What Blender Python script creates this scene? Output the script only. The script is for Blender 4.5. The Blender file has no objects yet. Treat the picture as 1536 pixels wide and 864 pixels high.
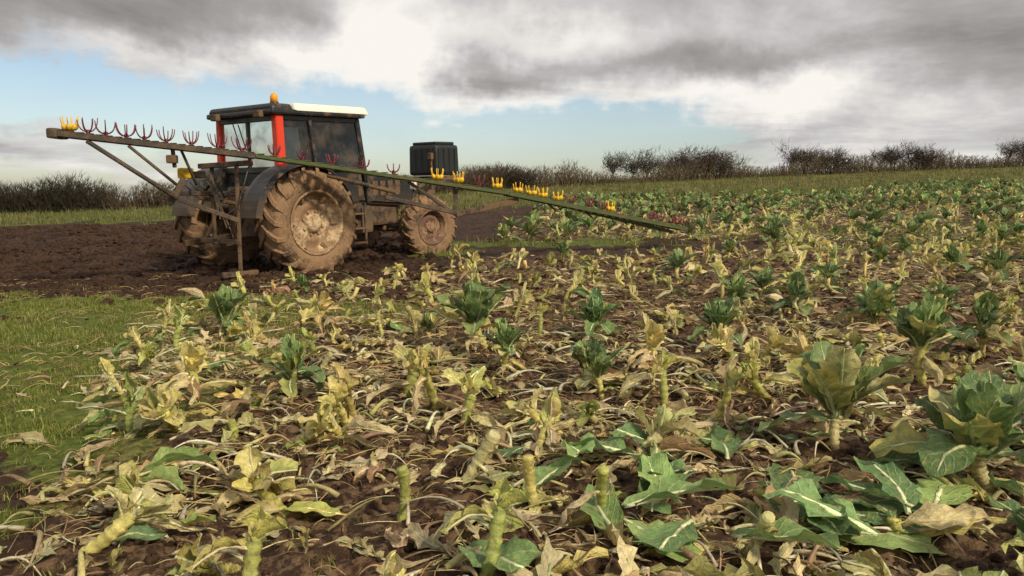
import bpy, bmesh, math, random
import numpy as np
from mathutils import Vector, Matrix, Euler
random.seed(7); RNG=np.random.default_rng(7)
scene=bpy.context.scene
scene.view_settings.view_transform='Standard'; scene.view_settings.look='None'; scene.view_settings.exposure=0

# ------------------------------------------------------------------ noise / terrain
def vn(x,y,seed=0):
    x=np.asarray(x,float);y=np.asarray(y,float)
    xi=np.floor(x).astype(np.int64);yi=np.floor(y).astype(np.int64)
    fx=x-xi;fy=y-yi;fx=fx*fx*(3-2*fx);fy=fy*fy*(3-2*fy)
    def h(a,b):
        n=(a*374761393+b*668265263+seed*1274126177)&0xffffffff
        n=((n^(n>>13))*1274126177)&0xffffffff
        n=(n^(n>>16))&0xffff
        return n/65535.0
    return (h(xi,yi)*(1-fx)+h(xi+1,yi)*fx)*(1-fy)+(h(xi,yi+1)*(1-fx)+h(xi+1,yi+1)*fx)*fy
def fbm(x,y,o=4,seed=0):
    s=0;a=.5;t=0
    for i in range(o):
        s=s+a*vn(x,y,seed+i*17);t+=a;a*=.5;x=x*2.03+3.1;y=y*2.03+1.7
    return s/t
def sst(a,b,x):
    t=np.clip((x-a)/(b-a),0,1);return t*t*(3-2*t)
def Hbase(x,y):
    x=np.asarray(x,float);y=np.asarray(y,float)
    yc=np.clip(47+.3*x,36,56)
    yy=np.clip(y,0,yc)
    ax=np.where(x>0,.022,.03)
    xr=np.clip(x,-60,60)
    z=.018*yy+.0005*yy*yy+ax*xr*np.clip(yy/8,0,1)
    d=np.clip(y-yc,0,None)
    z=z-.06*d*sst(0,8,d)
    return z
def grassw(x,y):
    e=np.interp(y,[2,3.75,6,8.6,10.5],[-1.6,-2.0,-2.7,-3.7,-4.3])
    n=fbm(x*.9,y*.9,4,31)-.5
    w=sst(-.6,.6,(e-x)+n*2.6)
    w=w*(1-sst(9.6,11.6,y+n*3))
    w=w*sst(.36,.54,fbm(x*1.0+3,y*1.0,4,44)+.09)
    b=np.exp(-(((x+1.9)/1.6)**2+((y-8.9)/.8)**2))+np.exp(-(((x+2.6)/1.0)**2+((y-6.9)/.9)**2))*.95
    b=b+.8*np.exp(-(((x+4.4)/1.8)**2+((y-10.3)/.8)**2))
    b=b+.75*sst(13.2,14.5,y)*(1-sst(17.5,19,y))*sst(-3,-1,x)*sst(.3,.5,fbm(x*.5,y*.9,3,71))
    b=b+.9*sst(26,30,y+n*5)*(1-sst(-4,-1,x))
    w=np.maximum(w,sst(.35,.75,b+n*.9))
    yc=np.clip(47+.3*x,36,56)
    far=sst(-20,-13,y-yc+n*5)*sst(-12,-6,x)
    return np.clip(np.maximum(w,far),0,1)
def H(x,y):
    x=np.asarray(x,float);y=np.asarray(y,float)
    r=np.clip(1-(y-25)/40,0.3,1)
    g=1-.6*grassw(x,y)
    z=Hbase(x,y)+((fbm(x*1.6,y*1.6,3,5)-.5)*.10+(fbm(x*6,y*6,3,9)-.5)*.11*g+(fbm(x*19,y*19,2,12)-.5)*.06*g)*r
    return z
def inCrop(x,y):
    e=np.interp(y,[2,3.75,6,8.6,11,13,14],[-1.75,-2.15,-3.1,-4.1,-4.0,-3.0,-1.0])
    m=(x>e)
    tr=(x<-.6+ (y-15)*.12)&(y>11.7)
    m&=~tr
    bare=(y>13.9)&(y<16.8)&(x<5.5+2*np.sin(y*3))
    m&=~bare
    yc=np.clip(47+.3*x,36,56)
    m&=(y<yc-16+2*np.sin(x*.4))
    m&=~((y>16)&(x<-.5+.0*(y)))
    return m

# ------------------------------------------------------------------ materials
class NT:
    def __init__(s,nt): s.nt=nt;s.n=nt.nodes;s.l=nt.links
    def node(s,t,**k):
        n=s.n.new(t)
        for a,b in k.items(): setattr(n,a,b)
        return n
    def put(s,sock,v):
        if isinstance(v,bpy.types.NodeSocket): s.l.new(v,sock)
        elif v is not None: sock.default_value=v
    def m(s,op,a,b=None,c=None,clamp=False):
        n=s.node('ShaderNodeMath',operation=op,use_clamp=clamp)
        s.put(n.inputs[0],a)
        if b is not None:s.put(n.inputs[1],b)
        if c is not None:s.put(n.inputs[2],c)
        return n.outputs[0]
    def mix(s,f,a,b,bt='MIX'):
        n=s.node('ShaderNodeMix',data_type='RGBA',blend_type=bt)
        s.put(n.inputs[0],f);s.put(n.inputs[6],a);s.put(n.inputs[7],b)
        return n.outputs[2]
    def ss(s,v,a,b):
        n=s.node('ShaderNodeMapRange',interpolation_type='SMOOTHSTEP')
        s.put(n.inputs[0],v);n.inputs[1].default_value=a;n.inputs[2].default_value=b
        return n.outputs[0]
    def noise(s,vec,scale,detail=4,rough=.55,dist=0):
        n=s.node('ShaderNodeTexNoise')
        if vec is not None:s.l.new(vec,n.inputs['Vector'])
        n.inputs['Scale'].default_value=scale;n.inputs['Detail'].default_value=detail
        n.inputs['Roughness'].default_value=rough;n.inputs['Distortion'].default_value=dist
        return n
    def ramp(s,f,stops):
        n=s.node('ShaderNodeValToRGB');s.put(n.inputs[0],f)
        e=n.color_ramp.elements
        e[0].position=stops[0][0];e[0].color=(*stops[0][1],1)
        e[1].position=stops[-1][0];e[1].color=(*stops[-1][1],1)
        for p,c in stops[1:-1]:
            q=e.new(p);q.color=(*c,1)
        return n.outputs[0]
def newmat(name):
    m=bpy.data.materials.new(name);m.use_nodes=True
    t=NT(m.node_tree);p=t.n['Principled BSDF']
    return m,t,p
def dirty(name,col,dirt=(.16,.105,.06),amt=.5,rough=.5,metal=0,scale=4,bump=.3,low=None):
    m,t,p=newmat(name)
    tc=t.node('ShaderNodeTexCoord').outputs['Object']
    n=t.noise(tc,scale,6,.65);n2=t.noise(tc,scale*9,3,.6)
    f=t.m('ADD',t.m('MULTIPLY',n.outputs[0],.75),t.m('MULTIPLY',n2.outputs[0],.25))
    f=t.ss(f,.62-.35*amt,.78-.35*amt)
    f=t.m('MULTIPLY',f,min(1,.4+amt))
    if low is not None:
        g=t.node('ShaderNodeNewGeometry');sp=t.node('ShaderNodeSeparateXYZ');t.l.new(g.outputs['Position'],sp.inputs[0])
        lf=t.ss(t.m('ADD',sp.outputs[2],t.m('MULTIPLY',n.outputs[0],.8)),low+.9,low)
        f=t.m('MAXIMUM',f,lf)
    d=t.mix(n2.outputs[0],(dirt[0]*.6,dirt[1]*.6,dirt[2]*.6,1),(dirt[0]*1.4,dirt[1]*1.4,dirt[2]*1.4,1))
    c=t.mix(f,(*col,1),d)
    t.l.new(c,p.inputs['Base Color'])
    t.l.new(t.m('ADD',t.m('MULTIPLY',f,.9-rough),rough),p.inputs['Roughness'])
    p.inputs['Metallic'].default_value=metal*.5
    b=t.node('ShaderNodeBump');b.inputs['Strength'].default_value=bump;b.inputs['Distance'].default_value=.01
    t.l.new(t.m('ADD',f,n2.outputs[0]),b.inputs['Height']);t.l.new(b.outputs[0],p.inputs['Normal'])
    return m
def leafmat(name,trans=.28,veins=True):
    m,t,p=newmat(name)
    at=t.node('ShaderNodeAttribute',attribute_name='Col')
    pos=t.node('ShaderNodeNewGeometry').outputs['Position']
    if not veins:
        base=at.outputs['Color'];t.l.new(base,p.inputs['Base Color'])
        p.inputs['Roughness'].default_value=.6
        p.inputs['Specular IOR Level'].default_value=.25
    else:
        uv=t.node('ShaderNodeUVMap',uv_map='UV');sp=t.node('ShaderNodeSeparateXYZ');t.l.new(uv.outputs[0],sp.inputs[0])
        s=t.m('MULTIPLY',t.m('ABSOLUTE',t.m('SUBTRACT',sp.outputs[0],.5)),2)
        v=sp.outputs[1];al=at.outputs['Alpha']
        nz=t.noise(pos,26,4,.7);sc=t.node('ShaderNodeSeparateColor');t.l.new(nz.outputs['Color'],sc.inputs[0])
        mul=t.m('ADD',t.m('MULTIPLY',nz.outputs[0],1.5),.28)
        base=t.mix(1.0,at.outputs['Color'],t.m('MULTIPLY',mul,1),'MULTIPLY')
        base=t.mix(t.m('MULTIPLY',t.ss(sc.outputs[1],.52,.66),.30),base,(.62,.54,.18,1))
        base=t.mix(t.m('MULTIPLY',t.ss(sc.outputs[2],.57,.68),.5),base,(.15,.085,.04,1))
        wdt=t.m('ADD',t.m('MULTIPLY',t.m('SUBTRACT',1,v),.12),.03)
        mid=t.ss(t.m('DIVIDE',s,wdt),1.3,.6)
        k=t.m('FRACT',t.m('ADD',t.m('SUBTRACT',t.m('MULTIPLY',v,8),t.m('MULTIPLY',s,2.2)),t.m('MULTIPLY',nz.outputs[0],.5)))
        k=t.m('ABSOLUTE',t.m('SUBTRACT',k,.5));ve=t.ss(k,.13,.03)
        ve=t.m('MULTIPLY',ve,.38)
        vm=t.m('MULTIPLY',t.m('MAXIMUM',mid,ve),al)
        pale=t.mix(.6,at.outputs['Color'],(.72,.70,.42,1))
        base=t.mix(vm,base,pale)
        h=t.m('ADD',t.m('MULTIPLY',vm,-1.2),t.m('MULTIPLY',sc.outputs[0],2.2))
        t.l.new(base,p.inputs['Base Color'])
        p.inputs['Roughness'].default_value=.5
        p.inputs['Specular IOR Level'].default_value=.4
        b=t.node('ShaderNodeBump');b.inputs['Strength'].default_value=.7;b.inputs['Distance'].default_value=.008
        t.l.new(h,b.inputs['Height']);t.l.new(b.outputs[0],p.inputs['Normal'])
    if trans<=0:return m
    tr=t.node('ShaderNodeBsdfTranslucent');t.l.new(base,tr.inputs[0])
    mx=t.node('ShaderNodeMixShader');mx.inputs[0].default_value=trans
    t.l.new(p.outputs[0],mx.inputs[1]);t.l.new(tr.outputs[0],mx.inputs[2])
    t.l.new(mx.outputs[0],t.n['Material Output'].inputs[0])
    return m
M_LEAF=leafmat('crop_leaf');M_GRASS=leafmat('grass_blade',.25,False);M_TWIG=leafmat('twig',.0,False)

M_GROUND,t,p=newmat('field_soil')
pos=t.node('ShaderNodeNewGeometry').outputs['Position']
at=t.node('ShaderNodeAttribute',attribute_name='Col');sr=t.node('ShaderNodeSeparateColor');t.l.new(at.outputs['Color'],sr.inputs[0])
n1=t.noise(pos,1.3,4,.6);n2=t.noise(pos,14,6,.7);n3=t.noise(pos,80,2,.7)
f=t.m('ADD',t.m('MULTIPLY',n1.outputs[0],.4),t.m('MULTIPLY',n2.outputs[0],.6))
f=t.m('SUBTRACT',f,t.m('MULTIPLY',t.m('SUBTRACT',1,sr.outputs[2]),.035))
soil=t.ramp(f,[(.3,(.017,.0085,.005)),(.48,(.046,.023,.0125)),(.6,(.086,.046,.027)),(.75,(.18,.112,.066))])
soil=t.mix(.5,soil,t.mix(1.0,soil,t.m('MULTIPLY',n3.outputs[0],2),'MULTIPLY'))
gr=t.ramp(n2.outputs[0],[(.3,(.035,.045,.008)),(.5,(.085,.115,.015)),(.7,(.165,.175,.035))])
gw=t.ss(t.m('ADD',sr.outputs[0],t.m('MULTIPLY',t.m('SUBTRACT',n2.outputs[0],.5),1.6)),.3,.75)
c=t.mix(gw,soil,gr)
dr=t.ramp(n2.outputs[0],[(.3,(.08,.07,.025)),(.55,(.17,.15,.05)),(.75,(.30,.23,.10))])
c=t.mix(t.m('MULTIPLY',t.ss(t.m('ADD',sr.outputs[1],t.m('SUBTRACT',n1.outputs[0],.5)),.3,.9),.8),c,dr)
li=t.ss(t.m('ADD',t.m('MULTIPLY',sr.outputs[2],.28),n2.outputs[0]),.72,.86)
c=t.mix(t.m('MULTIPLY',li,.45),c,(.26,.17,.09,1))
t.l.new(c,p.inputs['Base Color']);p.inputs['Roughness'].default_value=.85;p.inputs['Specular IOR Level'].default_value=.25
b=t.node('ShaderNodeBump');b.inputs['Strength'].default_value=1.0;b.inputs['Distance'].default_value=.035
t.l.new(n2.outputs[0],b.inputs['Height']);t.l.new(b.outputs[0],p.inputs['Normal'])

# ------------------------------------------------------------------ mesh accumulators
def mesh_obj(name,V,F,mat,C=None,UV=None,smooth=True,parent=None):
    V=np.asarray(V,dtype=np.float32).reshape(-1,3);F=np.asarray(F,dtype=np.int32)
    me=bpy.data.meshes.new(name)
    k=F.shape[1]
    me.vertices.add(len(V));me.vertices.foreach_set('co',V.ravel())
    me.loops.add(F.size);me.loops.foreach_set('vertex_index',F.ravel())
    me.polygons.add(len(F));me.polygons.foreach_set('loop_start',np.arange(0,F.size,k,dtype=np.int32))
    me.polygons.foreach_set('use_smooth',np.full(len(F),smooth))
    me.update(calc_edges=True)
    if C is not None:
        a=me.color_attributes.new('Col','FLOAT_COLOR','POINT');a.data.foreach_set('color',np.asarray(C,dtype=np.float32).ravel())
    if UV is not None:
        u=me.uv_layers.new(name='UV');u.data.foreach_set('uv',np.asarray(UV,dtype=np.float32)[F.ravel()].ravel())
    me.materials.append(mat)
    o=bpy.data.objects.new(name,me);scene.collection.objects.link(o)
    if parent:o.parent=parent
    return o
class MB:
    def __init__(s):s.V=[];s.F=[];s.C=[];s.U=[];s.n=0
    def add(s,T):
        V,F,C,U=T
        s.V.append(V);s.F.append(F+s.n);s.C.append(C);s.U.append(U);s.n+=len(V)
    def tup(s):return (np.concatenate(s.V),np.concatenate(s.F),np.concatenate(s.C),np.concatenate(s.U))
    def obj(s,name,mat,smooth=True):
        V,F,C,U=s.tup();return mesh_obj(name,V,F,mat,C,U,smooth)
def gridF(nr,nc,wrap=False):
    i=np.arange(nr-1)[:,None];j=np.arange(nc if wrap else nc-1)[None,:]
    j2=(j+1)%nc
    return np.stack([i*nc+j,i*nc+j2,(i+1)*nc+j2,(i+1)*nc+j],-1).reshape(-1,4)
def rotz(a):
    c,s=math.cos(a),math.sin(a);return np.array([[c,-s,0],[s,c,0],[0,0,1.]])
def rotaxis(ax,a):
    return np.array(Matrix.Rotation(a,3,Vector(ax)))
def tube(P,R,ns=6,col=(.5,.5,.5),alpha=0,cap=True,C=None):
    P=np.asarray(P,float);R=np.broadcast_to(np.asarray(R,float),(len(P),)).copy()
    if cap:
        P=np.vstack([P[:1],P,P[-1:]]);R=np.concatenate([[R[0]*.02],R,[R[-1]*.02]])
        if C is not None:C=np.vstack([C[:1],C,C[-1:]])
    T=np.gradient(P,axis=0);
    if cap:T[0]=T[1]=P[2]-P[1];T[-1]=T[-2]=P[-2]-P[-3]
    T/=np.linalg.norm(T,axis=1,keepdims=True)+1e-9
    m=np.abs(T).mean(0);ref=np.eye(3)[np.argmin(m)]
    A=np.cross(T,ref);A/=np.linalg.norm(A,axis=1,keepdims=True)+1e-9
    B=np.cross(T,A)
    a=np.arange(ns)*2*math.pi/ns
    V=P[:,None]+R[:,None,None]*(A[:,None]*np.cos(a)[None,:,None]+B[:,None]*np.sin(a)[None,:,None])
    n=len(P)
    if C is None:CC=np.tile(np.array([*col,alpha]),(n*ns,1))
    else:CC=np.repeat(C,ns,axis=0)
    U=np.zeros((n*ns,2));U[:,1]=np.repeat(np.linspace(0,1,n),ns)
    return (V.reshape(-1,3),gridF(n,ns,True),CC,U)
def lerp(a,b,f):return np.asarray(a)*(1-f)+np.asarray(b)*f
def leaf(L,W,a0,bend,col,col2=None,cut=1.0,ns=9,nc=5,ruf=.03,cup=.2,twist=0,rib=True,ribcol=(.55,.56,.3),rng=RNG,ribr=.009,side=0,crump=0.,pw=.85):
    tt=np.linspace(0,cut,ns)
    a=a0+bend*tt+crump*(rng.random(ns)-.5)*2.2
    dl=L*cut/(ns-1)
    tx=np.sin(a);tz=np.cos(a)
    x=np.concatenate([[0],np.cumsum((tx[1:]+tx[:-1])/2*dl)]);z=np.concatenate([[0],np.cumsum((tz[1:]+tz[:-1])/2*dl)])
    y=side*L*tt**2+crump*.12*L*np.sin(tt*7+rng.random()*6)
    f=np.clip((tt-.08)/.95,0,1)
    w=W*.5*np.maximum(.13*(1-tt*.8),np.abs(np.sin(math.pi*f**(.8 if pw>.7 else 1.05)))**pw)
    w=w*(1+(.3+crump)*(rng.random(ns)-.5))
    s=np.linspace(-1,1,nc)
    N=np.stack([-np.cos(a),0*a,np.sin(a)],-1);S0=np.array([0,1.,0])[None]
    tw=twist*tt
    S=S0*np.cos(tw)[:,None]+N*np.sin(tw)[:,None];N2=N*np.cos(tw)[:,None]-S0*np.sin(tw)[:,None]
    ph=rng.random()*6
    off=cup*w[:,None]*s[None]**2+ruf*(np.abs(s)[None]**1.4)*np.sin(tt[:,None]*L*46+ph+s[None]*1.5)+(rng.random((ns,nc))-.5)*ruf*(.7+crump*2)
    P=np.stack([x,y,z],-1)
    wj=w[:,None]*s[None]*(1-.15*abs(cup))*(1+(.16+.3*crump)*(rng.random((ns,nc))-.5))
    V=P[:,None]+S[:,None]*wj[...,None]+N2[:,None]*off[...,None]
    V=V.reshape(-1,3)
    c=np.tile(np.asarray(col,float),(ns*nc,1))
    if col2 is not None:
        e=(np.abs(s)[None]**1.3*.6+tt[:,None]*.5)*(.5+rng.random((ns,nc)))
        e=np.clip(e,0,1).reshape(-1,1);c=c*(1-e)+np.asarray(col2)*e
    C=np.hstack([c,np.ones((len(c),1))])
    U=np.stack([np.tile((s+1)/2,ns),np.repeat(tt,nc)],-1)
    mb=MB();mb.add((V,gridF(ns,nc),C,U))
    if rib:
        Pr=P-N2*(.3*ribr)
        mb.add(tube(Pr,ribr*(1-.85*tt)+.0012,5 if ns>7 else 4,ribcol))
    return mb.tup()
def xf(T,R=None,t=(0,0,0),clamp=None):
    V,F,C,U=T;V=V.copy()
    if R is not None:V=V@R.T
    V=V+np.asarray(t)
    if clamp is not None:
        j=clamp+.035*vn(V[:,0]*16,V[:,1]*16,3);V[:,2]=np.where(V[:,2]<j,j+np.maximum((V[:,2]-j)*.06,-.02),V[:,2])
    return (V,F,C,U)
GREEN=[(.10,.17,.06),(.13,.205,.065),(.08,.145,.055),(.18,.25,.08)]
LIME=[(.66,.57,.18),(.72,.61,.24),(.56,.53,.14),(.72,.62,.30),(.46,.48,.13)]
TAN=[(.60,.43,.23),(.70,.55,.32),(.46,.29,.14),(.78,.65,.40),(.64,.53,.22),(.30,.17,.08),(.68,.60,.34),(.38,.22,.12)]
YEL=[(.66,.58,.16),(.58,.55,.16),(.74,.64,.28)]
def pick(l,r,j=.15):
    c=np.array(l[int(r.integers(len(l)))]);return c*(1+(r.random()-.5)*2*j)
def plant(kind,lod,r,lean=None,Ls=None,nhang=None):
    mb=MB();hi=lod==0
    ns,nc=((12,6),(6,4),(4,3))[lod]
    tsd=(8,5,4)[lod]
    ln_=r.uniform(.05,.65) if r.random()<.55 else r.uniform(.65,1.38)
    if kind not in('stump','bare'): ln_=r.uniform(0,.5)
    lean=ln_ if lean is None else lean
    L_={'stump':r.uniform(.14,.31),'bare':r.uniform(.15,.28),'green':r.uniform(.05,.14),'tall':r.uniform(.12,.22),'curd':r.uniform(.10,.2),'wilt':r.uniform(.05,.15)}[kind]
    Ls=L_ if Ls is None else Ls
    n=9 if hi else 4
    q=np.linspace(0,1,n)
    bx=r.uniform(-1.1,1.1)
    P=np.stack([Ls*np.sin(lean)*q+bx*Ls*.45*q*(1-q),.03*np.sin(q*3+r.random()*6),Ls*np.cos(lean)*q-.04*(1-q)+.02*q],-1)
    rad=r.uniform(.017,.026)*(1+.35*q)
    if hi:
        n2=24;qq=np.linspace(0,1,n2);P2=np.stack([np.interp(qq,q,P[:,i]) for i in range(3)],-1)
        rr=np.interp(qq,q,rad)*(1+.18*(np.arange(n2)%3==0)-.10*r.random(n2))
        cs=pick(LIME,r);C=np.tile([*cs,0],(n2,1)).astype(float)
        C[:,:3]*=(.75+.45*r.random((n2,1)))
        C[np.arange(n2)%3==1,:3]*=.62;C[:5,:3]=lerp(C[:5,:3],(.16,.10,.04),.6)
        P2=P2+(r.random((n2,3))-.5)*.004
        mb.add(tube(P2,rr,9,C=C))
    elif lod==1 or kind!='green':
        mb.add(tube(P,rad,tsd,pick(LIME,r)))
    top=P[-1]
    def put(T,phi,at,clamp=None):
        mb.add(xf(T,rotz(phi),at,clamp))
    def attach(f):
        return np.array([np.interp(f,q,P[:,i]) for i in range(3)])
    if kind in('green','tall','curd'):
        gnc=(7,4,3)[lod]
        no=(int(r.integers(9,13)),7,6)[lod] if kind!='curd' else (8,6,5)[lod]
        for i in range(no):
            phi=i*2.4+r.uniform(-.5,.5)
            g=pick(GREEN,r,.2);g2=pick(GREEN,r)*1.2 if r.random()<.75 else pick(YEL,r)*.8
            sc=.76 if kind!='green' else 1
            wl=r.random()<.3
            put(leaf(r.uniform(.30,.46)*sc,r.uniform(.16,.23)*sc,r.uniform(.25,.65) if not wl else r.uniform(.8,1.3),r.uniform(.3,1.1)+(.5 if wl else 0),g,g2,1,ns,gnc,.020,r.uniform(.1,.4),r.uniform(-.4,.4),hi or lod==1,pick([(.66,.70,.40),(.56,.64,.30)],r),rng=r,side=r.uniform(-.2,.2),crump=.05,ribr=.0085,pw=.55),phi,attach(r.uniform(.65,.95)),.0)
        ni=(9,5,3)[lod]
        for i in range(ni):
            phi=i*2.4+1
            g=pick(GREEN,r,.2)*1.3;
            put(leaf(r.uniform(.20,.36)*(1 if kind=='green' else .8),r.uniform(.11,.17),r.uniform(.0,.4),r.uniform(-.7,.6),g,pick(GREEN,r)*1.5,1,ns,gnc,.018,r.uniform(.2,.6),r.uniform(-.4,.4),hi or lod==1,pick([(.66,.70,.40),(.56,.64,.30)],r),rng=r,crump=.05,pw=.55),phi,top-[0,0,.01])
    if kind=='curd':
        nr,nn=(9,14) if hi else (5,7)
        th=np.linspace(.05,1.9,nr)[:,None];ph=np.arange(nn)[None]*2*math.pi/nn
        R=.05*(1+.0*th+.25*r.random((nr,nn)))
        V=np.stack([R*np.sin(th)*np.cos(ph),R*np.sin(th)*np.sin(ph),R*np.cos(th)*.8+0*ph],-1).reshape(-1,3)+top+[0,0,.04]
        C=np.tile([.70,.62,.34,0],(nr*nn,1))*np.hstack([np.repeat(.5+.6*r.random((nr*nn,1)),3,1),np.ones((nr*nn,1))])
        mb.add((V,gridF(nr,nn,True),C,np.zeros((nr*nn,2))))
    if kind in('stump','curd'):
        nt=(int(r.integers(6,12)),6,4)[lod]
        base=pick(LIME,r,.2);tl=lean*.7
        for i in range(nt):
            c=base*r.uniform(.75,1.2)
            c2=pick(YEL,r)if r.random()<.5 else c*.75
            k=r.random()
            if k<.22:c=pick(GREEN,r)*2.0
            elif k<.42:c=pick(TAN,r)
            T=leaf(r.uniform(.13,.30),r.uniform(.05,.12),r.uniform(-.05,.85),r.uniform(-1.5,1.4),c,c2,r.uniform(.4,1),ns,nc,.012,r.uniform(.2,1.2),r.uniform(-1.2,1.2),hi or lod==1,pick([(.76,.72,.42),(.66,.63,.30)],r),rng=r,ribr=.009,crump=.16)
            V=T[0]@rotz(i*2.4+r.uniform(-.4,.4)).T@rotaxis((0,1,0),tl).T
            mb.add(xf((V,)+T[1:],None,attach(r.uniform(.8,1)),0.))
    if kind in('stump','bare','wilt','curd','tall'):
        nh={'stump':(int(r.integers(2,7)),3,2),'bare':(int(r.integers(0,4)),2,1),'wilt':(int(r.integers(5,10)),5,5),'curd':(3,2,1),'tall':(4,2,1)}[kind][lod]
        if nhang is not None:nh=nhang
        for i in range(nh):
            k=r.random()
            if kind=='wilt':c=pick(GREEN,r)*1.8 if k<.3 else (pick(YEL,r) if k<.6 else pick(TAN,r))
            else:c=pick(GREEN,r)*1.7 if k<.12 else (pick(YEL,r) if k<.42 else pick(TAN,r))
            put(leaf(r.uniform(.20,.42),r.uniform(.03,.085)if kind!='wilt' else r.uniform(.05,.12),r.uniform(.9,1.8),r.uniform(.4,1.6),c,pick(TAN,r)if r.random()<.6 else c*.7,1,ns,nc,.014,r.uniform(-1.,1.4),r.uniform(-2.5,2.5),hi or lod==1,pick([(.74,.68,.40),(.66,.56,.34)],r),rng=r,side=r.uniform(-.4,.4),crump=.3),r.uniform(0,6.28),attach(r.uniform(.3,.9)),.0)
    return mb.tup()
def fallen(lod,r,green=False):
    ns,nc=((12,6),(7,4),(4,3))[lod]
    mb=MB();k=r.random()
    c=pick(GREEN,r)*1.2 if green else (pick(GREEN,r)*1.7 if k<.10 else(pick(YEL,r) if k<.3 else pick(TAN,r)))
    ty=r.random()
    if ty<.6 or green:
        W=r.uniform(.12,.19) if green else r.uniform(.025,.09)
        T=leaf(r.uniform(.18,.40) if not green else r.uniform(.3,.5),W,r.uniform(1.2,1.6),r.uniform(-.2,.6),c,pick(TAN,r)if not green else c*1.2,r.uniform(.7,1),ns,nc,.018 if not green else .018,r.uniform(-1.2,1.6) if not green else r.uniform(.1,.6),r.uniform(-3.2,3.2)if not green else r.uniform(-.8,.8),lod<2,pick([(.76,.70,.46),(.62,.49,.28),(.68,.70,.38)],r) if not green else (.70,.72,.44),rng=r,side=r.uniform(-.5,.5),ribr=.008 if not green else .012,crump=.45 if not green else .14,pw=.85 if not green else .6)
    else:
        L=r.uniform(.12,.36);q=np.linspace(0,1,8 if lod==0 else 4);b=r.uniform(-.7,.7)
        P=np.stack([L*q,b*L*q*q,.02+.06*r.random()*np.sin(q*3)],-1)
        T=tube(P,(.010*(1-q)+.003)*r.uniform(.6,1.3),6 if lod==0 else 4,pick([(.74,.68,.42),(.62,.56,.24),(.5,.34,.2),(.80,.76,.54)],r))
    mb.add(xf(T,rotaxis((1,0,0),r.uniform(-.3,.3)),(0,0,0.01),.0))
    return mb.tup()
def scatter(mb,Ts,x,y,yaw,sc,tint=None,zo=0.,zfun=None):
    idx=RNG.integers(len(Ts),size=len(x))
    z=(zfun or H)(x,y)+zo
    for k,(V,F,C,U) in enumerate(Ts):
        s=np.where(idx==k)[0]
        if len(s)==0:continue
        c,si=np.cos(yaw[s])[:,None],np.sin(yaw[s])[:,None];q=sc[s][:,None]
        X=(V[None,:,0]*c-V[None,:,1]*si)*q+x[s][:,None]
        Y=(V[None,:,0]*si+V[None,:,1]*c)*q+y[s][:,None]
        Z=V[None,:,2]*q+z[s][:,None]
        VV=np.stack([X,Y,Z],-1).reshape(-1,3)
        n=len(s);FF=(F[None]+(np.arange(n)*len(V))[:,None,None]).reshape(-1,F.shape[1])
        CC=np.tile(C,(n,1)).reshape(n,len(V),4).copy()
        if tint is not None:CC[:,:,:3]*=tint[s][:,None,:]
        mb.add((VV,FF,CC.reshape(-1,4),np.tile(U,(n,1))))

# ------------------------------------------------------------------ ground sheet
def graded(a,b,step0,far,growth):
    v=list(np.arange(a,b,step0));st=step0;p=v[-1]
    while p<far:
        st*=growth;p+=st;v.append(p)
    return np.array(v)
xr_=graded(0,5.0,.033,500,1.045);xs=np.concatenate([-xr_[::-1][:-1],xr_])
ys=graded(1.6,5.5,.025,700,1.016)
ys=np.concatenate([[-60,-30,-15,-8,-4,-2,-1,0,.6,1.0,1.3],ys])
X,Y=np.meshgrid(xs,ys)
Z=H(X,Y)
G=grassw(X,Y)
yc=np.clip(47+.3*X,36,56)
D=sst(-20,-9,Y-yc)*.85*sst(-14,-4,X)
lit=inCrop(X,Y).astype(float)
C=np.stack([G,D,lit,np.ones_like(G)],-1).reshape(-1,4)
ground=mesh_obj('field_ground',np.stack([X,Y,Z],-1),gridF(len(ys),len(xs)),M_GROUND,C)

# ------------------------------------------------------------------ crop
def rr(seed):return np.random.default_rng(seed)
HI={k:[plant(k,0,rr(i*31+hash_)) for i in range(n)] for k,n,hash_ in(('stump',28,1),('bare',8,2),('green',5,3),('tall',6,4),('curd',4,5),('wilt',10,6))}
HI['post']=[plant('bare',0,rr(i*13+7),lean=.08+.14*i,Ls=.25+.02*i,nhang=i) for i in range(3)]
MI={k:[plant(k,1,rr(i*37+hash_)) for i in range(n)] for k,n,hash_ in(('stump',18,11),('bare',5,12),('green',5,13),('tall',6,14),('curd',3,15),('wilt',7,16))}
LO={k:[plant(k,2,rr(i*41+hash_)) for i in range(n)] for k,n,hash_ in(('stump',10,21),('green',8,23),('wilt',6,26))}
rot=math.radians(53);ch,sh=math.cos(rot),math.sin(rot)
gi,gj=np.meshgrid(np.arange(-200,300),np.arange(-260,200))
a=gi*.42;b_=gj*.62
a=a+RNG.uniform(-.21,.21,a.shape);b_=b_+RNG.uniform(-.24,.24,a.shape)
px=(a*ch-b_*sh).ravel();py=(a*sh+b_*ch).ravel()
k=(py>2.3)&(py<50)&(np.abs(px)<py*.78+1.5)
px,py=px[k],py[k];k=inCrop(px,py);px,py=px[k],py[k]
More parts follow.
